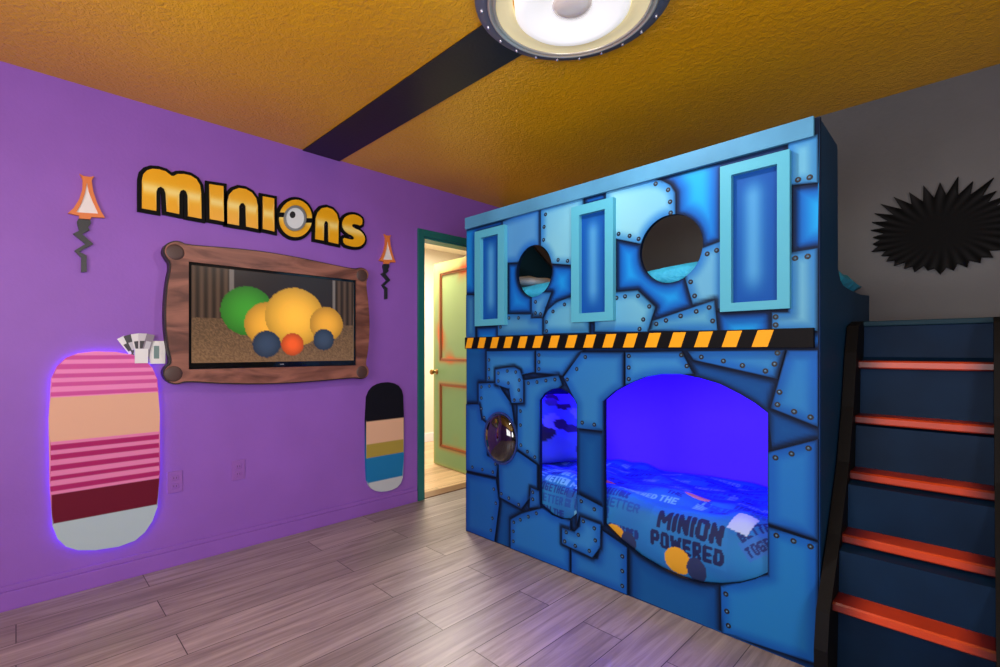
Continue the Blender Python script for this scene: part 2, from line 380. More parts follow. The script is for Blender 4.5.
PLATES = [ # outline, rivets, colour at middle
 ([(503,221),(541,207),(541,262),(503,263)],[],(92,150,210)),
 ([(541,207),(584,195),(584,266),(541,263)],[(546,214.5),(544.5,227),(544,240),(558.5,260),(568,261)],(126,186,222)),
 ([(606,188),(650,179),(661,180),(671,185),(676,193),(676,220),(645,245),(606,237)],[(619,234),(630,236),(639,239),(656,184),(668.5,190),(670.5,202),(671,213)],(140,194,224)),
 ([(700,249),(724,240),(724,312),(693,305),(685,277)],[(707.6,254),(717,250.5),(691,282),(695,296)],(116,176,214)),
 ([(648,331),(652,321),(715,300),(718,331)],[(656.7,324),(666.4,320.5),(681,316),(696.6,311.5),(709.5,307.5),(713,321)],(100,166,204)),
 ([(595,332),(595,296),(614,292),(638,290),(656,307),(648,332)],[(617,298),(625.5,296.5),(638.5,296),(649.7,306.5),(643.7,319.5),(640,329)],(112,176,214)),
 ([(543,334),(543,320),(548,310),(557,302),(571,297),(590,297),(590,333)],[(565,304.5),(553.5,311.5),(547,322),(547,331)],(102,170,212)),
 ([(532,292),(552,292),(546,308),(543,318),(532,318)],[(536,302),(536,313),(541,314)],(84,148,204)),
 ([(498,336),(498,314),(532,314),(532,318),(543,318),(543,335)],[(509.5,318),(519,318),(501,327)],(78,142,196)),
 ([(466.5,295),(476,295),(476,338),(466.5,338)],[],(64,128,184)),
 ([(788,142),(818.5,134),(818.5,183),(788,186)],[(798.4,180),(810,177.6)],(120,182,216)),
 ([(788,253),(818.5,248),(818.5,331),(772,331),(772,312),(788,312)],[(795.5,258.5),(808,256.6),(776,317),(776,325)],(122,180,210)),
 # below the striped bar
 ([(487,351),(536,350),(536,372),(520,375),(500,385),(487,383)],[(489.5,360),(489.5,369.5),(489.5,378)],LL),
 ([(536.5,350),(584,350),(563,376),(536.5,373)],[(539.5,355),(539.5,362),(539.5,369)],LL),
 ([(479,383),(498,383),(512,404),(516,432),(490,425),(479,417)],[(482,387),(490,386),(482,398),(482,408.6),(484.8,417.5)],(52,128,190)),
 ([(524,380),(559,375),(563,385),(541,402),(540,465),(518,449),(518,404),(524,403)],[(529,383),(537.6,382),(546.5,380.5),(555.5,379.5),(521,411),(521,425),(521.5,445),(528,451.5),(535.5,457)],LL),
 ([(466,404),(480,404),(482,419),(488,424),(488,455),(499,463),(497,477),(466,470)],[(473,467),(483,469.5),(493.5,472),(496,464)],(40,108,172)),
 ([(466,472.5),(496.5,479),(500,502),(495,543),(465,531.5)],[(494.5,489),(496.5,503),(493,518),(491.5,530)],(34,102,168)),
 ([(499,462),(518,451),(538,465),(538,488),(522,509),(500,497)],[(502,493.5),(509.5,498),(519.4,504.5)],(44,114,176)),
 ([(531,487),(541,491),(541,508),(530,508)],[(533.5,492),(533.5,499)],(54,122,180)),
 ([(511,519),(522,513),(545,507),(571,520),(571,575.5),(511,549.5)],[(514.5,522),(521,519.5),(529,516.5),(537,513),(514,531),(514,541)],(48,124,186)),
 ([(577.3,493),(604.3,507),(604.3,526),(580,516),(577.3,525)],[(582,501),(595,509)],(56,128,184)),
 ([(572,548),(598,558),(603,530),(628,547),(628,601),(572,576)],[(623,556),(623,570.7),(623,585.5)],(46,120,182)),
 ([(496,369),(514.5,366.5),(521,370),(524,380),(524,403),(512,403),(509.5,389),(496,384.5)],[(499,373),(508,371),(516.5,372),(499,381),(509,383),(520,380),(519.5,390),(515,400),(521.5,400)],(74,146,200)),
 ([(581,516),(601.5,524),(601,547),(593,557.5),(562.4,543.4),(562.4,526.7),(575,531),(580,526)],[(584,521),(595,528),(596,540),(590,550.5),(579,534.5),(576,545.5),(567,532),(565.5,541)],(66,142,196)),
 ([(582,352),(624.5,352),(624.5,392),(604.3,401),(604.3,431),(577.3,428),(577.3,404),(564,377)],[(586,357),(577.5,369),(568,379.5),(583,422.5),(595,424.5)],(60,134,186)),
 ([(626,352),(682,351),(694,374),(660,376),(626,388)],[(629.5,356),(629.5,367.5),(629.5,379),(682,355),(687.5,366)],(76,150,194)),
 ([(688,351),(786,350),(778,379),(694,360)],[(702,357),(724,361),(743,365.5),(766,371),(775,364),(778,353)],(70,146,192)),
 ([(787.5,350),(818.7,350),(818.7,427),(771,408)],[(780,392),(778,404.5),(794.6,411.5),(811,417)],(56,136,190)),
 ([(768.3,452),(818.7,439),(818.7,540),(768.3,523)],[(776,457.5),(792,453.5),(809,448)],(44,126,190)),
 ([(768.3,526),(818.7,542),(818.7,664),(722,632),(721,585),(768.3,574)],[(777,535),(794,540.5),(811,546),(726.5,593.4),(727.5,610.7),(729,625)],(40,130,188)),
]
def tone(a, c):      # the paint of the upper plates is greyer, that of the lower ones deeper
    up = sum(p[1] for p in a)/len(a) < 340
    return tuple(np.array(c)*(np.array([.90,.98,.93]) if up else np.array([.76,.90,.99])))
PL = [(fp(*a), fp(*r), tone(a,c)) for a, r, c in PLATES]
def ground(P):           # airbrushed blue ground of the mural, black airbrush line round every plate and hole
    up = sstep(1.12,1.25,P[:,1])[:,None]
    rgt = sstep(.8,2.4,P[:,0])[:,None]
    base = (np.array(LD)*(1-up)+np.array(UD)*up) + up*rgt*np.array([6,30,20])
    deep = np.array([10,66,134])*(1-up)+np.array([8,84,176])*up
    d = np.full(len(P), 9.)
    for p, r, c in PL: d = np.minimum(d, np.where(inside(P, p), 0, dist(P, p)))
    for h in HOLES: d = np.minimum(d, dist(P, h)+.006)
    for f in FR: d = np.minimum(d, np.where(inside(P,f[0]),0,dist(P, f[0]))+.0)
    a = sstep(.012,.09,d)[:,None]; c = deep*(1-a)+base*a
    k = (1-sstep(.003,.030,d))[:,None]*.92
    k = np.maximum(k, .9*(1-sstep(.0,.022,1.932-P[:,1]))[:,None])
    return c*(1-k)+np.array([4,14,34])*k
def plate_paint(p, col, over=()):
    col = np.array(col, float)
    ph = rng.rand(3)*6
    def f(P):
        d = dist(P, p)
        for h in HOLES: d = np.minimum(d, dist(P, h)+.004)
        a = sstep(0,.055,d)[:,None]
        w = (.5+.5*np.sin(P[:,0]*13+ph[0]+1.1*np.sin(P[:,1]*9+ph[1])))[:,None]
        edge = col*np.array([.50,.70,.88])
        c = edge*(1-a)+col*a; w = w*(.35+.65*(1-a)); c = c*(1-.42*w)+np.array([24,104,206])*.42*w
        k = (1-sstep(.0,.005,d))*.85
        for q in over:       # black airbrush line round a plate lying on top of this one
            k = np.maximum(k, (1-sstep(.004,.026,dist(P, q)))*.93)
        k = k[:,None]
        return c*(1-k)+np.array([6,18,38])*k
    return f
# shuttered windows: outer and inner rectangles
FR = []
for o4, i4 in (((475,231.5,504.5,225,504.5,324.7,474.6,326.3),(480.5,239,497.8,233,498,318.7,480.7,319.6)),
               ((571.3,207,613.5,197.6,613,321,571.3,322),(579,215.5,605.5,208.4,604.4,312.4,579.3,313)),
               ((720.3,165.8,790,150.3,789.4,309.6,720,310.7),(731.5,174.7,777.5,164,776.8,300.6,731,302.4))):
    def rect(q):
        pts = [on_front(q[i],q[i+1],YF-.028) for i in (0,2,4,6)]
        x0 = (pts[0][0]+pts[3][0])/2; x1 = (pts[1][0]+pts[2][0])/2; z1 = (pts[0][1]+pts[1][1])/2; z0 = (pts[2][1]+pts[3][1])/2
        return [(x0,z0),(x1,z0),(x1,z1),(x0,z1)]
    FR.append((rect(o4), rect(i4)))
m_mural = mat('mural_paint', attr=True, rough=.55, spec=.15)
m_washer = mat('rivet_black',(8,14,26),.5); m_rivet = mat('rivet_blue',(84,128,160),.3,metal=.3)
TH = .019
outline = [(BX0,0.0),(BX1,0.0),(BX1,2.0),(BX0,2.0)]
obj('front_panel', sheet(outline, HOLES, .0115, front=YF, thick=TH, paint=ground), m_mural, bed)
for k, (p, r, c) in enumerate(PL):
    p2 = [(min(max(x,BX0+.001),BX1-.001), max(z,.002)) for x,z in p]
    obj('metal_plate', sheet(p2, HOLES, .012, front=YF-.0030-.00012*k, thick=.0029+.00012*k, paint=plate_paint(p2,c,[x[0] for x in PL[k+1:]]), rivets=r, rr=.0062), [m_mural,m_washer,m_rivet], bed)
m_rimsky = mat('shutter_cyan',(80,168,194),.5,spec=.2)
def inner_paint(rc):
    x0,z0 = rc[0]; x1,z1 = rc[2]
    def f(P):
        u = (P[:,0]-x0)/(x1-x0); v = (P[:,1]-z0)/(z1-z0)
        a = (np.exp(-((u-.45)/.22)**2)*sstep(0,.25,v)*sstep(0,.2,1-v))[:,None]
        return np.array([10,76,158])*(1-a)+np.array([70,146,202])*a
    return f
for a, b in FR:
    fr = obj('shutter_frame', sheet(a, [b], None, front=YF-.030, thick=.0265), m_rimsky, bed)
    obj('shutter_panel', sheet(b, [], .012, front=YF-.006, thick=.0055, paint=inner_paint(b)), m_mural, fr)
# trim board along the top, corner bead
m_edge = mat('top_board_blue',(76,138,176),.55,spec=.15,vary=.2)
obj('top_board', B(BX0+.004,BX1-.016,YF-.018,YF-.0005,1.93,2.003,bev=.002), m_edge, bed)
# striped bar
z0, z1 = 1.168, 1.240
def bar():
    bm = bmesh.new(); x0, x1, y0 = BX0+.002, BX1-.014, YF-.03
    x0 += .016; box(bm,x0,x1,y0,YF-.008,z0,z1,bev=.002)
    s = .1125; w = .056; x = x0+.008; k = 0
    while x < x1-.13:
        vs = [bm.verts.new((q, y0-.0008, z)) for q, z in ((x-.0,z0+.004),(x+w,z0+.004),(x+w+.022,z1-.004),(x+.022,z1-.004))]
        f = bm.faces.new(vs); f.material_index = 1; x += s
    return bm
obj('striped_bar', bar(), [m_black, mat('hazard_yellow',(238,164,20),.5,spec=.2)], bed)
# side panels: tall behind the front, then a low guard with the way in from the stairs
m_side = mat('side_blue',(14,54,88),.6,spec=.2,vary=.12)
def side(x0,x1,full=False):
    P = [(YF+TH,0),(YB-.002,0),(YB-.002,1.97),(YF+TH,1.995)] if full else [(YF+TH,0),(YB-.002,0),(YB-.002,1.44),(2.86,1.425),(2.60,1.425),(2.46,1.43),(2.40,1.447),(2.355,1.49),(2.345,1.97),(2.335,1.985),(YF+TH,1.995)]
    me = sheet(P, [], None, axis='x', front=x1, thick=x1-x0, toward=1); return me
obj('side_panel', side(BX1-.02,BX1-.001), m_side, bed)
obj('side_panel', side(BX0+.001,BX0+.02,True), mat('side_teal',(16,50,66),.6,spec=.2), bed)
bm = bmesh.new(); box(bm,BX0+.021,BX0+.04,2.30,3.05,1.92,1.97); bmesh.ops.rotate(bm, verts=bm.verts, cent=(BX0+.03,2.65,1.9), matrix=Matrix.Rotation(-.55,3,'X')); obj('brace', bm, mat('brown_brace',(84,66,60),.5), bed)
m_in = mat('interior_blue',(120,70,235),.6,spec=.2)
obj('wall_lining', B(BX0+.02,BX1-.02,YB-.012,YB-.002,.0,1.16), m_in, bed)
obj('upper_deck', B(BX0+.02,BX1-.02,YF+TH,YB-.012,1.17,1.22), m_in, bed)
obj('lower_deck', B(BX0+.02,BX1-.02,YF+TH,YB-.012,.10,.14), m_in, bed)
# bulging dark bubble in the third round hole with its chrome rim
bm = bmesh.new()
n, m = 32, 8; rings = []
for j in range(m):
    t = j/m*PI/2
    rings.append([bm.verts.new((h3[0]+.97*h3[2]*math.cos(t)*math.cos(2*PI*i/n), YF-.002-.062*math.sin(t), h3[1]+.97*h3[3]*math.cos(t)*math.sin(2*PI*i/n))) for i in range(n)])
top = bm.verts.new((h3[0], YF-.064, h3[1]))
for a, b in zip(rings, rings[1:]):
    for i in range(n): bm.faces.new((a[i],a[(i+1)%n],b[(i+1)%n],b[i])).smooth = True
for i in range(n): bm.faces.new((rings[-1][i],rings[-1][(i+1)%n],top)).smooth = True
bmesh.ops.recalc_face_normals(bm, faces=bm.faces)
bub = obj('porthole_bubble', bm, mat('dark_bubble',(10,10,18),.06,spec=1.0,coat=1), bed)
r_o = circ(h3[0],h3[1],h3[2]*1.03,k=h3[3]/h3[2]); r_i = circ(h3[0],h3[1],h3[2]*.955,k=h3[3]/h3[2])
obj('rim', sheet(r_o,[r_i],None,front=YF-.013,thick=.0125), mat('blue_steel_rim',(60,90,150),.25,metal=.6), bub)
# blue light strip under the upper deck, just behind the front
m_led = mat('blue_led', (40,30,255), emit=(38,14,255), es=55)
tag(obj('light_strip', B(BX0+.08,BX1-.08,YB-.06,YB-.045,1.155,1.165), m_led, bed), 'glowing blue light strip')

# ---- bedding
def soft_box(name, x0,x1,y0,y1,z0,z1, m, label, cat, r=.05, amp=.006, nx=60, ny=30, group=None):
    """puffed slab: a superellipsoid-like pillow/mattress surface"""
    bm = bmesh.new(); bmesh.ops.create_grid(bm, x_segments=nx, y_segments=ny, size=.5)
    top = [v for v in bm.verts]
    fs = list(bm.faces)
    for v in top: pass
    g = bmesh.ops.duplicate(bm, geom=bm.verts[:]+bm.edges[:]+bm.faces[:]); low = [e for e in g['geom'] if isinstance(e, bmesh.types.BMVert)]
    ph = random.random()*9
    def shp(v, s):
        u, w = v.co.x*2, v.co.y*2
        k = max(0, (1-abs(u)**8)*(1-abs(w)**6))**.35
        wr = amp*(math.sin(u*9+ph+2*math.sin(w*4))+math.sin(w*11+ph*2+1.5*math.sin(u*7)))*k
        X = (x0+x1)/2+u*(x1-x0)/2; Y = (y0+y1)/2+w*(y1-y0)/2
        v.co = (X, Y, (z0+z1)/2 + s*(z1-z0)/2*k + (wr if s > 0 else 0))
    for v in top: shp(v, 1)
    for v in low: shp(v, -1)
    bmesh.ops.remove_doubles(bm, verts=bm.verts, dist=1e-5)
    bmesh.ops.recalc_face_normals(bm, faces=bm.faces)
    for f in bm.faces: f.smooth = True
    return tag(obj(name, bm, m), label, cat, group)
m_sheet = mat('mattress_white',(170,180,220),.8)
tag(obj('mattress', B(BX0+.03,BX1-.03,YF+TH+.075,YB-.02,.14,.345,bev=.02), m_sheet), 'mattress under the printed duvet on the lower bunk', 'mattress')
# the printed duvet: profile runs from the hem inside the front panel, over the edge, back to the wall
prof = [(2.098,.150),(2.088,.20),(2.080,.255),(2.078,.31),(2.084,.36),(2.105,.405),(2.15,.435),(2.22,.447),(2.34,.442),(2.55,.42),(2.8,.395),(3.02,.372),(3.085,.355)]
pa = np.array(prof); ss = np.r_[0, np.cumsum(np.hypot(*np.diff(pa, axis=0).T))]
SL = ss[-1]; step = .0045
sx = np.arange(BX0+.035, BX1-.035, step); sv = np.linspace(0, SL, int(SL/step)+1)
GX, GS = np.meshgrid(sx, sv, indexing='ij')
yy = np.interp(GS, ss, pa[:,0]); zz = np.interp(GS, ss, pa[:,1])
ker = np.ones(9)/9                       # round the profile off
def sm(a):
    p = np.pad(a, ((0,0),(4,4)), mode='edge'); return np.apply_along_axis(lambda r: np.convolve(r, ker, 'valid'), 1, p)
yy = sm(yy); zz = sm(zz)
wr = .010*np.sin(GX*11+1.4*np.sin(GS*9))+.007*np.sin(GX*23+GS*14+2*np.sin(GX*5))+.006*np.sin(GS*26+2.2*np.sin(GX*7))
amp = np.clip((yy-2.09)/.1, 0, 1)
zz2 = zz + wr*(.25+.75*amp); yy2 = np.maximum(yy - .35*wr*(1-amp), YF+TH+.006)
P2 = np.c_[GX.ravel(), GS.ravel()]
def duvet_paint(P):
    x, s = P[:,0], P[:,1]
    c = np.tile(np.array([22.,108,186]), (len(P),1))
    # swirls of lighter blue
    q = .5+.5*np.sin(x*17+3*np.sin(s*11)+s*9); c = c*(1-.25*q[:,None])+np.array([30,170,220])*.25*q[:,None]
    # word blocks: rows of small words all over, in lighter and darker blue, some turned upright
    W = ['THE','TOGETHER','BETTER','MINION','POWERED','THE','TOGETHER']
    r = random.Random(5)
    s0 = .05
    while s0 < SL-.1:
        x0 = BX0+.06+r.random()*.06
        while x0 < BX1-.2:
            w = r.uniform(.13,.22); h = r.uniform(.035,.055); up = r.random() < .3
            colr = np.array(r.choice([(12,48,130),(14,58,150),(110,190,232),(16,80,170)]), float)
            clear = not (1.93 < x0+w and x0 < 2.52 and s0 < .34)
            if clear:
                wd = W[r.randrange(7)]; mk = word_mask(P, wd, x0+(h if up else 0), s0, w*(.6 if up or wd == 'THE' else 1), h, PI/2 if up else 0)
                c[mk] = colr
            x0 += (h+.015) if up else w+.012
        s0 += r.uniform(.052,.066)
    base = np.array([26.,116,192]); c[inside(P,[(1.97,.10),(2.33,.09),(2.325,.295),(1.98,.305)])] = base
    # main print
    def word(t, x0, s0, w, h, col, rot=0):
        mk = word_mask(P, t, x0, s0, w, h, rot); c[mk] = np.array(col, float)
    word('MINION', 2.01, .20, .30, .088, (4,26,84), -.03)
    word('POWERED', 1.985, .115, .335, .073, (4,26,84), -.03)
    c[inside(P,[(2.37,.22),(2.42,.16),(2.62,.33),(2.57,.40)])] = (40,110,200)
    word('BETTER', 2.385, .225, .16, .042, (10,44,120), .75)
    word('TOGETHER', 2.42, .172, .22, .042, (10,44,120), .75)
    # pale patch
    mk = inside(P, [(2.315,.275),(2.40,.255),(2.425,.34),(2.34,.36)]); c[mk] = (176,200,232)
    mk = inside(P, [(.86,.24),(1.0,.22),(1.02,.27),(.88,.29)]); c[mk] = (176,200,232)
    # plain round yellow and navy dots of the print
    for (a, b, ra, rb, col) in ((2.115,.075,.062,.062,(226,166,36)),(2.20,.06,.045,.055,(36,52,100)),(1.80,.115,.052,.042,(222,162,36)),(1.875,.09,.04,.05,(36,52,100)),
                                (2.10,.50,.06,.05,(230,160,90)),(1.62,.42,.07,.045,(226,150,60)),(.96,.34,.05,.03,(230,160,60)),(1.35,.6,.06,.05,(30,50,110))):
        mk = ((x-a)/ra)**2+((s-b)/rb)**2 < 1; c[mk] = np.array(col, float)
    return c
dc = duvet_paint(P2)
nX, nS = GX.shape
V3 = np.c_[GX.ravel(), yy2.ravel(), zz2.ravel()]
idx = np.arange(nX*nS).reshape(nX, nS)
Fq = np.stack([idx[:-1,:-1], idx[1:,:-1], idx[1:,1:], idx[:-1,1:]], -1).reshape(-1,4)
me = bpy.data.meshes.new('duvet'); me.from_pydata(V3.tolist(), [], Fq.tolist())
ca = me.color_attributes.new('Col','FLOAT_COLOR','POINT'); ca.data.foreach_set('color', np.c_[lin(dc), np.ones(len(dc))].ravel())
me.polygons.foreach_set('use_smooth', [True]*len(Fq))
duvet = tag(obj('duvet', me, mat('duvet_print', attr=True, rough=.75)), 'blue duvet printed with bold navy words on the lower bunk', 'duvet')
sd = duvet.modifiers.new('thick','SOLIDIFY'); sd.thickness = .008; sd.offset = 0

m_pil = mat('pillow_print',(70,92,190),.8)
def pillow(name, c, size, rx, ry, rz, m, label, blot=None):
    w, h, t = size; n = 40; bm = bmesh.new(); vs = {}
    for s in (1,-1):
        for i in range(n+1):
            for j in range(n+1):
                u, v = i/n*2-1, j/n*2-1
                edge = (i in (0,n) or j in (0,n))
                if s < 0 and edge: vs[s,i,j] = vs[1,i,j]; continue
                k = ((1-u**4)*(1-v**4))**.5
                ww = .03*math.sin(u*7+v*3)*math.cos(v*6)*k
                pin = 1-.05*(u*u*v*v)
                vs[s,i,j] = bm.verts.new((u*w/2*pin, v*h/2*pin, s*t/2*k*(1+ww*6)))
    for s in (1,-1):
        for i in range(n):
            for j in range(n):
                f = [vs[s,i,j],vs[s,i+1,j],vs[s,i+1,j+1],vs[s,i,j+1]]
                ff = bm.faces.new(f if s > 0 else f[::-1]); ff.smooth = True
    me = bpy.data.meshes.new(name); bm.to_mesh(me); bm.free()
    if blot:
        co = np.array([v.co[:] for v in me.vertices]); P = co[:,:2]/np.array([w/2,h/2]); c0 = np.tile(np.array([70.,100,200]), (len(P),1))
        for a,b,ra,rb,col in blot:
            c0[((P[:,0]-a)/ra)**2+((P[:,1]-b)/rb)**2 < 1] = np.array(col,float)
        ca = me.color_attributes.new('Col','FLOAT_COLOR','POINT'); ca.data.foreach_set('color', np.c_[lin(c0), np.ones(len(c0))].ravel())
    from mathutils import Euler
    o = obj(name, me, m); o.location = c; o.rotation_euler = Euler((rx,ry,rz))
    return o
r = random.Random(11)
bl = [(r.uniform(-.8,.8), r.uniform(-.8,.8), r.uniform(.08,.26), r.uniform(.08,.22), r.choice([(20,22,50),(30,32,70),(60,60,110),(20,22,50),(120,140,225)])) for _ in range(26)]
p = pillow('pillow', (1.06,2.44,.655), (.46,.66,.15), 0, math.radians(64), -.45, mat('pillow_print2', attr=True, rough=.8), '', bl)
tag(p, 'blue pillow with dark blotchy print propped upright at the end of the lower bunk', 'pillow')

tag(obj('mattress', B(BX0+.03,BX1-.03,YF+TH+.015,YB-.012,1.22,1.42,bev=.02), m_sheet), 'mattress under the cyan quilt on the upper bunk', 'mattress')
soft_box('quilt', BX0+.03,BX1-.03,YF+TH+.006,YB-.01,1.425,1.548, mat('cyan_quilt',(40,168,212),.7,bump=(14,.9,.03),vary=.3), 'cyan quilt lying crumpled on the upper bunk behind the round holes', 'quilt', amp=.010)
q = pillow('pillow', (.98,2.5,1.60), (.32,.52,.075), 0, .12, 0, mat('white_pillow',(196,206,220),.8), '')
tag(q, 'white pillow on the upper bunk seen through the left round hole', 'pillow')

# ================================================================= STAIRS to the upper bunk
st = thing('bunk_stairs', (2.91,2.3,0), 'dark blue bunk bed stairs with red orange treads and black side rails', 'stairs')
SX0, SX1 = BX1+.045, 3.105
steps = [(2.005,.285),(2.165,.478),(2.315,.685),(2.425,.893),(2.50,1.115)]   # front y, tread top z
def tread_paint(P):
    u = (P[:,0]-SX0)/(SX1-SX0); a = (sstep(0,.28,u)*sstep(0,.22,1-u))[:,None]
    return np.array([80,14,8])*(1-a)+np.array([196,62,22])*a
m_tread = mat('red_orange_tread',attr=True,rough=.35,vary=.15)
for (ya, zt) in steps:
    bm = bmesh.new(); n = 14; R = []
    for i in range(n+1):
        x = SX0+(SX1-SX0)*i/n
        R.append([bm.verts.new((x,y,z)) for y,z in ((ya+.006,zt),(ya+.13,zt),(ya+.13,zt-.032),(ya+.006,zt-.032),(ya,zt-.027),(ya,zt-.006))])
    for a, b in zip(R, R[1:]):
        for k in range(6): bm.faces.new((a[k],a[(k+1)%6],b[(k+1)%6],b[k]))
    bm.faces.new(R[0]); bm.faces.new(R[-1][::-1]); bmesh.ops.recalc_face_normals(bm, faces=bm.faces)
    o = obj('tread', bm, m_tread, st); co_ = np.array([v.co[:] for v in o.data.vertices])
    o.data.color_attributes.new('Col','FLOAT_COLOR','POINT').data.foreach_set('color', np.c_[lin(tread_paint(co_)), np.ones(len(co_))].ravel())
m_riser = mat('riser_blue',(10,34,60),.5,spec=.08,vary=.4)
P = [(2.075,0.0),(2.16,.2),(2.235,.47),(2.40,.68),(2.50,.89),(2.56,1.12),(2.63,1.27),(3.10,1.27),(3.10,0)]
obj('riser_panel', sheet([(2.08,0),(3.09,0),(3.09,1.262),(2.635,1.262),(2.62,1.13),(2.55,1.10),(2.53,.86),(2.44,.85),(2.42,.66),(2.28,.64),(2.27,.45),(2.12,.43)][:], [], None, axis='x', front=SX1, thick=SX1-SX0, toward=1), m_riser, st)
obj('landing', B(SX0-.04,SX1+.35,2.62,3.095,1.263,1.285,bev=.004), mat('landing_teal',(18,52,68),.6,spec=.2), st)
obj('landing_panel', B(SX1+.04,SX1+.33,2.66,3.09,0,1.262,bev=.003), m_riser, st)
m_rail = mat('black_rail',(8,8,10),.6,spec=.15)
def rail(x0,x1):
    P = [(1.93,0),(2.09,0),(2.15,.22),(2.30,.45),(2.44,.70),(2.54,.92),(2.62,1.13),(2.655,1.285),(2.61,1.285),(2.505,1.262),(2.455,1.15),(2.39,.93),(2.30,.72),(2.14,.48),(1.96,.26),(1.93,.14)]
    return sheet(P, [], None, axis='x', front=x1, thick=x1-x0, toward=1)
obj('side_rail', rail(SX0-.040,SX0), m_rail, st)
obj('side_rail', rail(SX1,SX1+.035), m_rail, st)

# ================================================================= CEILING LAMP
lamp = thing('ceiling_lamp', (LX,LY,H), 'round ceiling lamp with riveted dark steel ring and white bowl', 'ceiling lamp')
m_ring = mat('dark_steel',(98,104,124),.45,metal=.2); m_pale = mat('pale_metal',(206,200,186),.3,metal=.5)
bm = bmesh.new(); lathe(bm,[(.30,H-.001),(.352,H-.001),(.352,H-.022),(.346,H-.028),(.308,H-.034),(.30,H-.030),(.30,H-.001)],LX,LY,96)
bmesh.ops.recalc_face_normals(bm, faces=bm.faces); obj('mounting_ring', bm, m_ring, lamp)
for k in range(22):
    bm = bmesh.new(); a = 2*PI*(k+.4)/22; lathe(bm,[(0,H-.040),(.004,H-.039),(.0065,H-.036),(.0065,H-.030)],LX+.329*math.cos(a),LY+.329*math.sin(a),10)
    obj('screw', bm, mat('bright_screw',(215,215,225),.25,metal=.8), lamp)
bm = bmesh.new(); lathe(bm,[(.299,H-.03),(.306,H-.040),(.300,H-.046),(.293,H-.044),(.291,H-.036),(.286,H-.036),(.284,H-.044),(.279,H-.046),(.275,H-.04),(.275,H-.01),(.299,H-.01)],LX,LY,96)
bmesh.ops.recalc_face_normals(bm, faces=bm.faces); obj('inner_ring', bm, m_pale, lamp)
bm = bmesh.new(); lathe(bm,[(.2745,H-.040),(.25,H-.032),(.215,H-.030),(.215,H-.004),(.2745,H-.004)],LX,LY,96)
obj('reflector', bm, mat('cream_reflector',(236,226,180),.4,emit=(255,232,170),es=.25), lamp)
bm = bmesh.new(); lathe(bm,[(.0,H-.022),(.06,H-.030),(.12,H-.048),(.17,H-.060),(.195,H-.060),(.206,H-.050),(.210,H-.006)],LX,LY,96)
tag(obj('diffuser', bm, mat('white_diffuser',(235,235,238),.35,emit=(255,252,246),es=.55), lamp), 'glowing white glass bowl')
bm = bmesh.new(); lathe(bm,[(.0,H-.055),(.03,H-.054),(.05,H-.050),(.066,H-.043),(.072,H-.035),(.066,H-.026)],LX,LY,40)
obj('finial', bm, mat('pearl_finial',(206,196,190),.15,coat=.6,emit=(255,236,226),es=.15), lamp)

# ================================================================= THINGS ON THE LEFT WALL
def lp(pts, t): return [on_left(x,y,t) for x,y in pts]
def crop(pts, x0, y0, s): return [(x0+x/s, y0+y/s) for x,y in pts]
def smooth_poly(pts, it=2):
    for _ in range(it):
        q = []
        for i in range(len(pts)):
            a, b = pts[i], pts[(i+1)%len(pts)]
            q += [(a[0]*.75+b[0]*.25, a[1]*.75+b[1]*.25), (a[0]*.25+b[0]*.75, a[1]*.25+b[1]*.75)]
        pts = q
    return pts
def offset(poly, d):
    A = np.array(poly); n = len(A); area = sum(A[i][0]*A[(i+1)%n][1]-A[(i+1)%n][0]*A[i][1] for i in range(n))
    s = 1 if area > 0 else -1; out = []
    for i in range(n):
        p, c, q = A[i-1], A[i], A[(i+1)%n]
        e1 = c-p; e2 = q-c; n1 = np.array([e1[1],-e1[0]])/max(np.hypot(*e1),1e-9); n2 = np.array([e2[1],-e2[0]])/max(np.hypot(*e2),1e-9)
        b = n1+n2; b /= max(np.hypot(*b),1e-6); k = min(1/max(b@n1,.4), 1.5)
        out.append(tuple(c+s*d*k*b))
    return out
def L_sheet(poly, front, thick, **k): return sheet(poly, k.pop('holes',[]), k.pop('step',None), axis='x', front=front, thick=thick, toward=1, **k)

# ---- the word sign
m_letter = bpy.data.materials.new('gold_letters'); m_letter.use_nodes = True
nt = m_letter.node_tree; b = nt.nodes['Principled BSDF']; g = nt.nodes.new('ShaderNodeVertexColor'); g.layer_name = 'Col'
nt.links.new(g.outputs['Color'], b.inputs['Base Color']); b.inputs['Roughness'].default_value = .35
LET = {
 'm': [(85,224),(85,115),(90,92),(104,78),(124,72),(150,74),(176,82),(198,99),(206,100),(222,92),(246,92),(272,98),(294,112),(308,135),(312,165),(314,264),(262,254),(261,175),(255,158),(245,152),(234,156),(228,170),(228,246),(180,236),(176,165),(170,148),(158,140),(146,145),(140,160),(140,234)],
 'i': [(344,131),(398,139),(400,275),(346,265)],
 'n': [(414,282),(414,200),(420,172),(436,154),(458,146),(484,150),(508,164),(524,186),(530,215),(531,303),(486,294),(484,215),(476,203),(466,204),(458,216),(458,290)],
 'i2': [(550,178),(593,186),(594,313),(550,303)],
 'n2': [(752,342),(754,262),(762,238),(776,224),(796,220),(818,228),(834,246),(841,272),(840,361),(803,353),(802,280),(796,272),(789,274),(785,284),(784,348)],
 's': [(934,266),(930,292),(908,284),(894,285),(892,293),(902,301),(924,310),(940,328),(943,350),(932,366),(914,373),(890,371),(862,362),(858,336),(880,343),(898,345),(903,338),(896,330),(876,320),(860,304),(855,282),(862,262),(878,250),(900,247),(920,254)],
}
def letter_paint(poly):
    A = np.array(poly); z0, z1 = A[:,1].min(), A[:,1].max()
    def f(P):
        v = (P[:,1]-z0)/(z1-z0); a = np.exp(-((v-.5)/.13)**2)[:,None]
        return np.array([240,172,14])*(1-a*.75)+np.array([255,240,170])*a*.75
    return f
TS = .024
s0 = on_left(248,207,0)
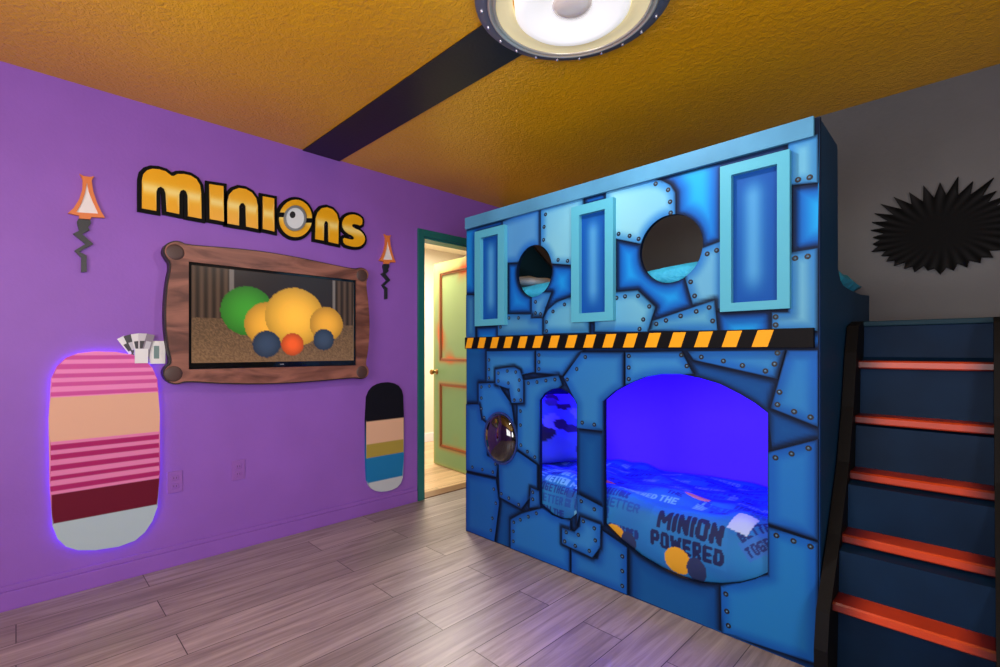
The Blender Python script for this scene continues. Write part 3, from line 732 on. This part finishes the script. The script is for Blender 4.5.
sign = thing('word_sign', (0,s0[0],s0[1]), 'yellow and black cutout letters spelling one word above the framed television', 'wall sign')
black = []
bmk = []
for k, pts in LET.items():
    q = crop(pts,120,150,3.846)
    if k == 's': q = smooth_poly(q,1)
    poly = lp(q, TS)
    o = obj('letter', L_sheet(poly, TS, .008, step=.012, paint=letter_paint(poly)), m_letter, sign)
    bmk.append(offset(poly, .019))
def ring(cx, cy, rx, ry, n=40, a0=0, a1=2*PI): return [(cx+rx*math.cos(a0+(a1-a0)*i/n), cy+ry*math.sin(a0+(a1-a0)*i/n)) for i in range(n)]
oc, orr = (676,263), (63,72)
outer = lp(crop(ring(*oc,*orr),120,150,3.846), TS); inner = lp(crop(ring(oc[0],oc[1]-2,43,49),120,150,3.846), TS)
o = obj('letter', L_sheet(outer, TS, .008, holes=[inner], step=.012, paint=letter_paint(outer)), m_letter, sign)
bmk.append(offset(outer,.019))
g1 = lp(crop(ring(674,262,43,49),120,150,3.846), TS+.012); g2 = lp(crop(ring(674,262,35,40),120,150,3.846), TS+.012)
obj('grey_ring', L_sheet(g1, TS+.012, .012, holes=[g2]), mat('grey_metal_ring',(150,158,166),.3,metal=.6), sign)
obj('white_disc', L_sheet(g2, TS+.006, .008), mat('sign_white',(220,226,230),.35), sign)
obj('dark_dot', L_sheet(lp(crop(ring(664,249,11,13,20),120,150,3.846),TS+.008), TS+.008, .002), mat('sign_dark',(30,32,40),.3), sign)
bm = bmesh.new()
for q in bmk:
    me = L_sheet(q, TS-.008, TS-.010); bm.from_mesh(me); bpy.data.meshes.remove(me)
for a4 in ((612,240,632,258),(716,262,742,280)):
    q = lp(crop([(a4[0],a4[1]),(a4[2],a4[1]),(a4[2],a4[3]),(a4[0],a4[3])],120,150,3.846), TS+.001)
    me = L_sheet(q, TS+.001, .02); bm.from_mesh(me); bpy.data.meshes.remove(me)
tag(obj('backing', bm, m_black, sign), 'black outline board')

# ---- the two cutout lamps on the wall
SF = [(152,70),(172,82),(208,86),(228,82),(214,104),(222,160),(240,215),(262,262),(282,296),(212,292),(208,304),(150,300),(150,285),(92,272),(122,245),(150,200),(166,150),(168,100)]
SW = [(190,115),(198,160),(220,215),(248,275),(135,268),(160,225),(178,175),(185,140)]
SB = [(145,303),(208,308),(210,325),(195,345),(203,358),(165,380),(222,430),(150,470),(188,490),(188,573),(160,575),(160,500),(125,465),(182,430),(118,378),(150,362),(145,345),(138,318)]
m_or = mat('orange_paint',(222,122,60),.45); m_orw = mat('cutout_white',(232,226,226),.45)
def sconce(label, shift=None):
    base = on_left(86,222,.02)
    dy = (shift or base[0])-base[0]; dz = -.006 if shift else 0
    r = thing('wall_sconce', (0,base[0]+dy,base[1]+dz), label, 'wall lamp', 'cutout lamps with zigzag brackets on the purple wall')
    def W(pts, t): return [(y+dy,z+dz) for y,z in lp(crop(pts,50,160,5.13), t)]
    fr = W(SF,.02); wh = W(SW,.02)
    obj('shade_rim', L_sheet(fr,.02,.0195,holes=[wh]), m_or, r)
    obj('shade', L_sheet(wh,.014,.0135), m_orw, r)
    obj('bracket', L_sheet(W(SB,.018),.018,.0175), mat('charcoal_bracket',(34,38,46),.4), r)
sconce('orange and white cutout lamp with black zigzag bracket left of the yellow letter sign')
sconce('orange and white cutout lamp with black zigzag bracket between the television frame and the door', 1.905)

# ---- television in its carved frame
FT = .085
FO = [(62,112),(50,88),(60,62),(92,48),(128,50),(152,64),(300,74),(450,88),(600,112),(760,146),(858,166),(880,158),(905,166),(914,188),(900,214),(911,300),(917,400),(911,500),(898,562),(913,580),(911,606),(888,620),(858,612),(700,628),(500,640),(300,638),(150,627),(112,642),(70,632),(50,604),(56,576),(88,556),(66,480),(56,350),(66,220),(84,142)]
fo = lp(crop([(x+10 if x<100 else x,y) for x,y in FO],150,230,4.17), FT)
fo = smooth_poly(fo, 2)
fi4 = lp(crop([(163,128),(862,212),(860,571),(160,574)],150,230,4.17), FT)
ya = (fi4[0][0]+fi4[3][0])/2; yb = (fi4[1][0]+fi4[2][0])/2; zt = (fi4[0][1]+fi4[1][1])/2; zb = (fi4[2][1]+fi4[3][1])/2
fi = [(ya,zb),(yb,zb),(yb,zt),(ya,zt)]
c0 = ((ya+yb)/2,(zb+zt)/2)
m_frame = mat_wood('carved_brown_wood',(92,52,42),(150,96,80),(4,2.2,9),.45,1.6,.001)
fr = thing('picture_frame', (0,c0[0],fo[0][1]), 'wavy carved brown wooden frame around the television on the purple wall', 'frame')
obj('molding', L_sheet(fo,FT,.080,holes=[fi]), m_frame, fr)
obj('outer_edge', L_sheet(offset(fo,.007),FT-.012,.055,holes=[offset(fo,-.02)]), mat('near_black_wood',(30,16,20),.5), fr)
bm = bmesh.new()    # four corner bosses
for (x,y) in ((106,92),(884,190),(884,592),(98,600)):
    cy, cz = on_left(150+x/4.17,230+y/4.17,FT)
    b2 = bmesh.new(); lathe(b2,[(.0,.004),(.030,.0038),(.038,.002),(.041,0.0)],0,0,28)
    bmesh.ops.rotate(b2, verts=b2.verts, cent=(0,0,0), matrix=Matrix.Rotation(PI/2,3,'Y')); bmesh.ops.translate(b2, verts=b2.verts, vec=(FT,cy,cz))
    obj('corner_boss', b2, mat('dark_boss',(74,50,46),.5,vary=.2), fr)
bm.free()
tv = thing('television', (.01,c0[0],zb), 'flat television showing plain coloured balls in a dim brown room', 'television')
def rectp(m): return [(ya+m,zb+m),(yb-m,zb+m),(yb-m,zt-m),(ya+m,zt-m)]
scr = [(ya+.014,zb+.034),(yb-.014,zb+.034),(yb-.014,zt-.014),(ya+.014,zt-.014)]
obj('bezel', L_sheet(rectp(.003),FT-.008,.06,holes=[scr]), mat('gloss_black',(10,10,12),.15,coat=.5), tv)
def screen(P):
    u = (P[:,0]-scr[0][0])/(scr[1][0]-scr[0][0]); v = (P[:,1]-scr[0][1])/(scr[2][1]-scr[0][1])
    n = rng.rand(len(P))
    c = np.tile(np.array([40.,34,34]),(len(P),1))
    wall = np.array([78.,60,48])[None,:]*(.75+.25*np.sin(u*150)[:,None])
    c = np.where(((u<.20)|(u>.86))[:,None], wall, c)
    c = np.where((((u>.195)&(u<.225))|((u>.84)&(u<.86)))[:,None], np.array([104.,96,92])[None], c)
    fl = v < .46+.02*np.sin(u*4)
    floor = np.array([112.,86,62])[None,:]*(.70+.35*n+.2*(1-v/.46))[:,None]
    c = np.where(fl[:,None], floor*.9, c)
    asp = 1.78
    def ball(cu, cv, r, col, k=1.0):
        nonlocal c
        d = np.hypot((u-cu)*asp, (v-cv)/k)/r; m = d < 1
        c = np.where(m[:,None], np.array(col,float)[None,:]*(1-.28*np.clip(d,0,1)**2)[:,None], c)
    # plain coloured balls, a stand-in for the picture that was on
    ball(.30,.56,.27,(58,140,44)); ball(.42,.42,.25,(226,164,56)); ball(.59,.52,.34,(238,178,60)); ball(.80,.45,.21,(222,160,54))
    ball(.57,.20,.13,(224,88,36)); ball(.41,.2,.15,(52,66,88)); ball(.78,.26,.13,(52,66,88))
    return c
tag(obj('screen', L_sheet(scr,FT-.014,.01,step=.006,paint=screen), mat('tv_screen',attr=True,rough=.25,emit='attr',es=.45), tv), 'lit screen')
obj('maker_mark', B(FT-.008,FT-.0072,c0[0]-.012,c0[0]+.012,zb+.015,zb+.021), mat('silver_mark',(170,170,175),.3,metal=.6), tv)

# ---- thermostat, card holder with leaflets
a = lp([(149.5,340.8),(165.5,341.5),(165.5,363.8),(149.5,363.8)], .02)
th = thing('thermostat', (0,(a[0][0]+a[1][0])/2,a[2][1]), 'white thermostat with a grey screen beside the brown frame', 'thermostat')
y0,y1,z0,z1 = a[0][0],a[1][0],a[2][1],a[0][1]
obj('casing', B(0.0003,.022,y0,y1,z0,z1,bev=.004), m_white, th)
obj('display', B(.0215,.0228,y0+.018,y1-.028,z0+.028,z1-.026), mat('lcd_grey',(120,146,146),.2), th)
for k in range(3): obj('button', B(.0215,.024,y1-.022,y1-.012,z0+.03+.022*k,z0+.042+.022*k,bev=.001), m_white, th)
a = lp([(134.6,348.7),(148.8,348.7),(148.8,363),(134.6,363)], .03)
y0,y1,z0,z1 = a[0][0],a[1][0]-.004,a[2][1],a[0][1]
bm = bmesh.new(); box(bm,.0003,.003,y0,y1,z0,z1+.02); box(bm,.036,.039,y0,y1,z0,z1); box(bm,.003,.036,y0,y0+.003,z0,z1); box(bm,.003,.036,y1-.003,y1,z0,z1); box(bm,.003,.036,y0+.003,y1-.003,z0,z0+.003)
tag(obj('card_holder', bm, m_white), 'small white open box on the purple wall, left of the thermostat', 'card holder')
desc = [('leftmost',-.62,.0,(230,230,232)),('second',-.42,.006,(60,60,66)),('third',-.2,.012,(222,220,224)),('fourth',.02,.018,(200,196,204)),('rightmost',.26,.024,(130,120,136))]
labs = ['white leaflet leaning furthest left in the small white wall box','dark leaflet leaning left beside the leftmost white one in the wall box','white leaflet with grey print in the middle of the wall box fan',
        'pale grey leaflet standing nearly upright in the small wall box','greyish leaflet tilted right at the thermostat side of the wall box']
for k,(d,an,dx,col) in enumerate(desc):
    bm = B(-.0012,.0012,-.017,.017,0,.138)
    box(bm,.0012,.0016,-.011,.011,.06,.10,mi=1); box(bm,.0012,.0016,-.011,.006,.035,.045,mi=1)
    o = tag(obj('leaflet', bm, [mat('leaflet_%d'%k,col,.5), mat('print_%d'%k, (60,58,64) if col[0]>150 else (190,190,200),.5)]), labs[k], 'leaflet', 'leaflets in the wall box')
    o.location = (.0068+dx, (y0+y1)/2+.004*(k-2), z0+.014); o.rotation_euler = (-an*-1 if False else an*-1*-1, 0, 0)
    o.rotation_euler.x = -an*.9
    
# ---- outlet plates
m_out = mat('painted_outlet',(146,92,184),.35)
def outlet(px, py, label, w=.070, h=.115):
    yc, zc = on_left(px,py,.006)
    r = thing('outlet_plate', (0,yc,zc), label, 'outlet', 'purple outlet plates')
    obj('cover', B(.0003,.007,yc-w/2,yc+w/2,zc-h/2,zc+h/2,bev=.002), m_out, r)
    for s in (-1,1):
        bm = bmesh.new(); box(bm,.0065,.0085,yc-.016,yc+.016,zc+s*.022-.013,zc+s*.022+.013,bev=.003)
        box(bm,.0084,.0087,yc-.007,yc-.005,zc+s*.022-.005,zc+s*.022+.005,mi=1); box(bm,.0084,.0087,yc+.005,yc+.007,zc+s*.022-.005,zc+s*.022+.005,mi=1)
        obj('socket', bm, [m_out, m_black], r)
outlet(238.5,470,'purple painted outlet plate low on the wall below the television')
outlet(175,482,'purple painted outlet plate low on the wall beside the pink panel')

# ---- plain generic stand-ins for the wall cutouts
def banded(poly, bands, stripes=None, amp=.0):
    def f(P):
        z = P[:,1]+amp*np.sin(P[:,0]*18); c = np.zeros((len(P),3)); c[:] = bands[-1][1]
        for zlo, col in bands[::-1][0:]: pass
        top = 9.
        for zlo, col in bands:
            m = (z < top) & (z >= zlo)
            if isinstance(col, tuple) and isinstance(col[0], tuple):
                k = (np.floor((z)/col[2]) % 2) == 0
                c[m] = np.where(k[m][:,None], np.array(col[0],float), np.array(col[1],float))
            else: c[m] = np.array(col,float)
            top = zlo
        return c
    return f
def Z(px,py,t=.02): return on_left(px,py,t)[1]
blob = smooth_poly([(48,385),(60,360),(84,351),(126,352),(150,362),(160,385),(160,500),(150,528),(130,545),(84,552),(60,545),(50,520)], 1)
bp_ = lp(blob,.03)
pink = thing('wall_art', (0,on_left(100,450)[0],bp_[0][1]), 'pink striped rounded wall panel with violet glow, left of the thermostat', 'wall art')
obj('board', L_sheet(bp_,.03,.012,step=.005,paint=banded(bp_,[(Z(100,395),((236,140,196),(206,84,158),.021)),(Z(100,437),(226,176,150)),(Z(100,487),((226,130,180),(170,36,104),.024)),(Z(100,515),(104,18,44)),(0,(176,196,204))])), mat('wall_art_paint',attr=True,rough=.6,spec=.15), pink)
gl = offset(bp_,-.012); gi = offset(bp_,-.024)
tag(obj('backlight', L_sheet(gl,.014,.008,holes=[gi]), mat('violet_led',(120,70,255),emit=(120,60,255),es=9), pink), 'violet glowing strip behind the board')
blob = smooth_poly([(366,400),(371,388),(380,383),(392,382),(401,387),(404,398),(404,474),(400,486),(390,491),(378,492),(370,488),(366,478)], 1)
bp_ = lp(blob,.02)
ag = thing('wall_art', (0,on_left(384,430)[0],bp_[0][1]), 'narrow black, peach and blue wall panel beside the green-trimmed doorway', 'wall art')
obj('board', L_sheet(bp_,.02,.0195,step=.008,paint=banded(bp_,[(Z(384,420),(24,24,34)),(Z(384,442),(226,180,150)),(Z(384,455),(170,150,70)),(Z(384,480),(36,120,178)),(0,(190,196,204))])), mat('dark_art_paint',attr=True,rough=.8,spec=.05), ag)
# spiky dark burst on the grey wall
pc = on_front(940,232,YB-.02); pts = []
rr = random.Random(4); nsp = 34
for i in range(nsp):
    a = 2*PI*i/nsp; up = max(0, math.sin(a))
    r1 = (.155+.02*rr.random()); r2 = r1+.02+.055*up*(.6+.6*rr.random())+.012*rr.random()
    pts.append((pc[0]+r1*1.35*math.cos(a), pc[1]+r1*math.sin(a)))
    a2 = a+PI/nsp; pts.append((pc[0]+r2*1.35*math.cos(a2), pc[1]+r2*math.sin(a2)))
dk = thing('wall_art', (pc[0],YB,pc[1]-.2), 'black spiky oval cutout on the grey wall above the stairs', 'wall art')
def darkp(P):
    d = np.hypot((P[:,0]-pc[0])/1.35, P[:,1]-pc[1]); a = np.arctan2(P[:,1]-pc[1], (P[:,0]-pc[0])/1.35)
    v = 20+14*np.sin(a*31+d*20)*sstep(.05,.2,d)
    return np.c_[v,v,v*1.05]
obj('board', sheet(pts,[],.008,front=YB-.02,thick=.0195,paint=darkp), mat('dark_art_paint',attr=True,rough=.8,spec=.05), dk)

# ================================================================= LIGHT
def area(name, loc, size, rot, power, col, sy=None):
    l = bpy.data.lights.new(name,'AREA'); l.energy = power; l.color = col; l.size = size
    if sy: l.shape = 'RECTANGLE'; l.size_y = sy
    o = bpy.data.objects.new(name,l); o.location = loc; o.rotation_euler = rot; C.objects.link(o); return o
area('added_window_fill', (2.4,YN-.06,1.48), 1.7, (math.radians(104),0,0), 55, (1,.98,.97), 1.25)  # added fill light in the made-up near opening
area('added_window_fill', (XR+.04,-.3,1.48), 1.3, (0,math.radians(108),0), 66, (1,.98,.97), 1.25)  # second added fill, brightens the left wall and ceiling
area('hall_light', (-.95,3.0,2.40), .5, (0,0,0), 90, (1,.93,.80), .5)
sp = bpy.data.lights.new('lamp_bulb','SPOT'); sp.energy = 28; sp.color = (1,.97,.93); sp.spot_size = math.radians(176); sp.spot_blend = .35; sp.shadow_soft_size = .05
o = bpy.data.objects.new('lamp_bulb', sp); o.location = (LX,LY,H-.115); C.objects.link(o)
led = area('bunk_blue_light', ((BX0+BX1)/2, 2.62, 1.165), 1.8, (0,0,0), 17, (.07,.008,1), .5)

w = bpy.data.worlds.new('world'); w.use_nodes = True; bpy.context.scene.world = w
w.node_tree.nodes['Background'].inputs['Color'].default_value = (.6,.7,.85,1); w.node_tree.nodes['Background'].inputs['Strength'].default_value = .35

# ================================================================= CAMERA
cam = bpy.data.cameras.new('camera'); cam.sensor_width = 36; cam.lens = 36*F/1000; cam.shift_y = (350-333.5)/1000
cam.clip_start = .02
co = bpy.data.objects.new('camera', cam); co.location = (CX,CY,CZ); co.rotation_euler = (PI/2,0,PI/4); C.objects.link(co)
sc = bpy.context.scene; sc.camera = co
sc.view_settings.view_transform = 'Standard'; sc.view_settings.look = 'None'; sc.view_settings.gamma = 1; sc.view_settings.exposure = 0
sc.view_settings.use_curve_mapping = False
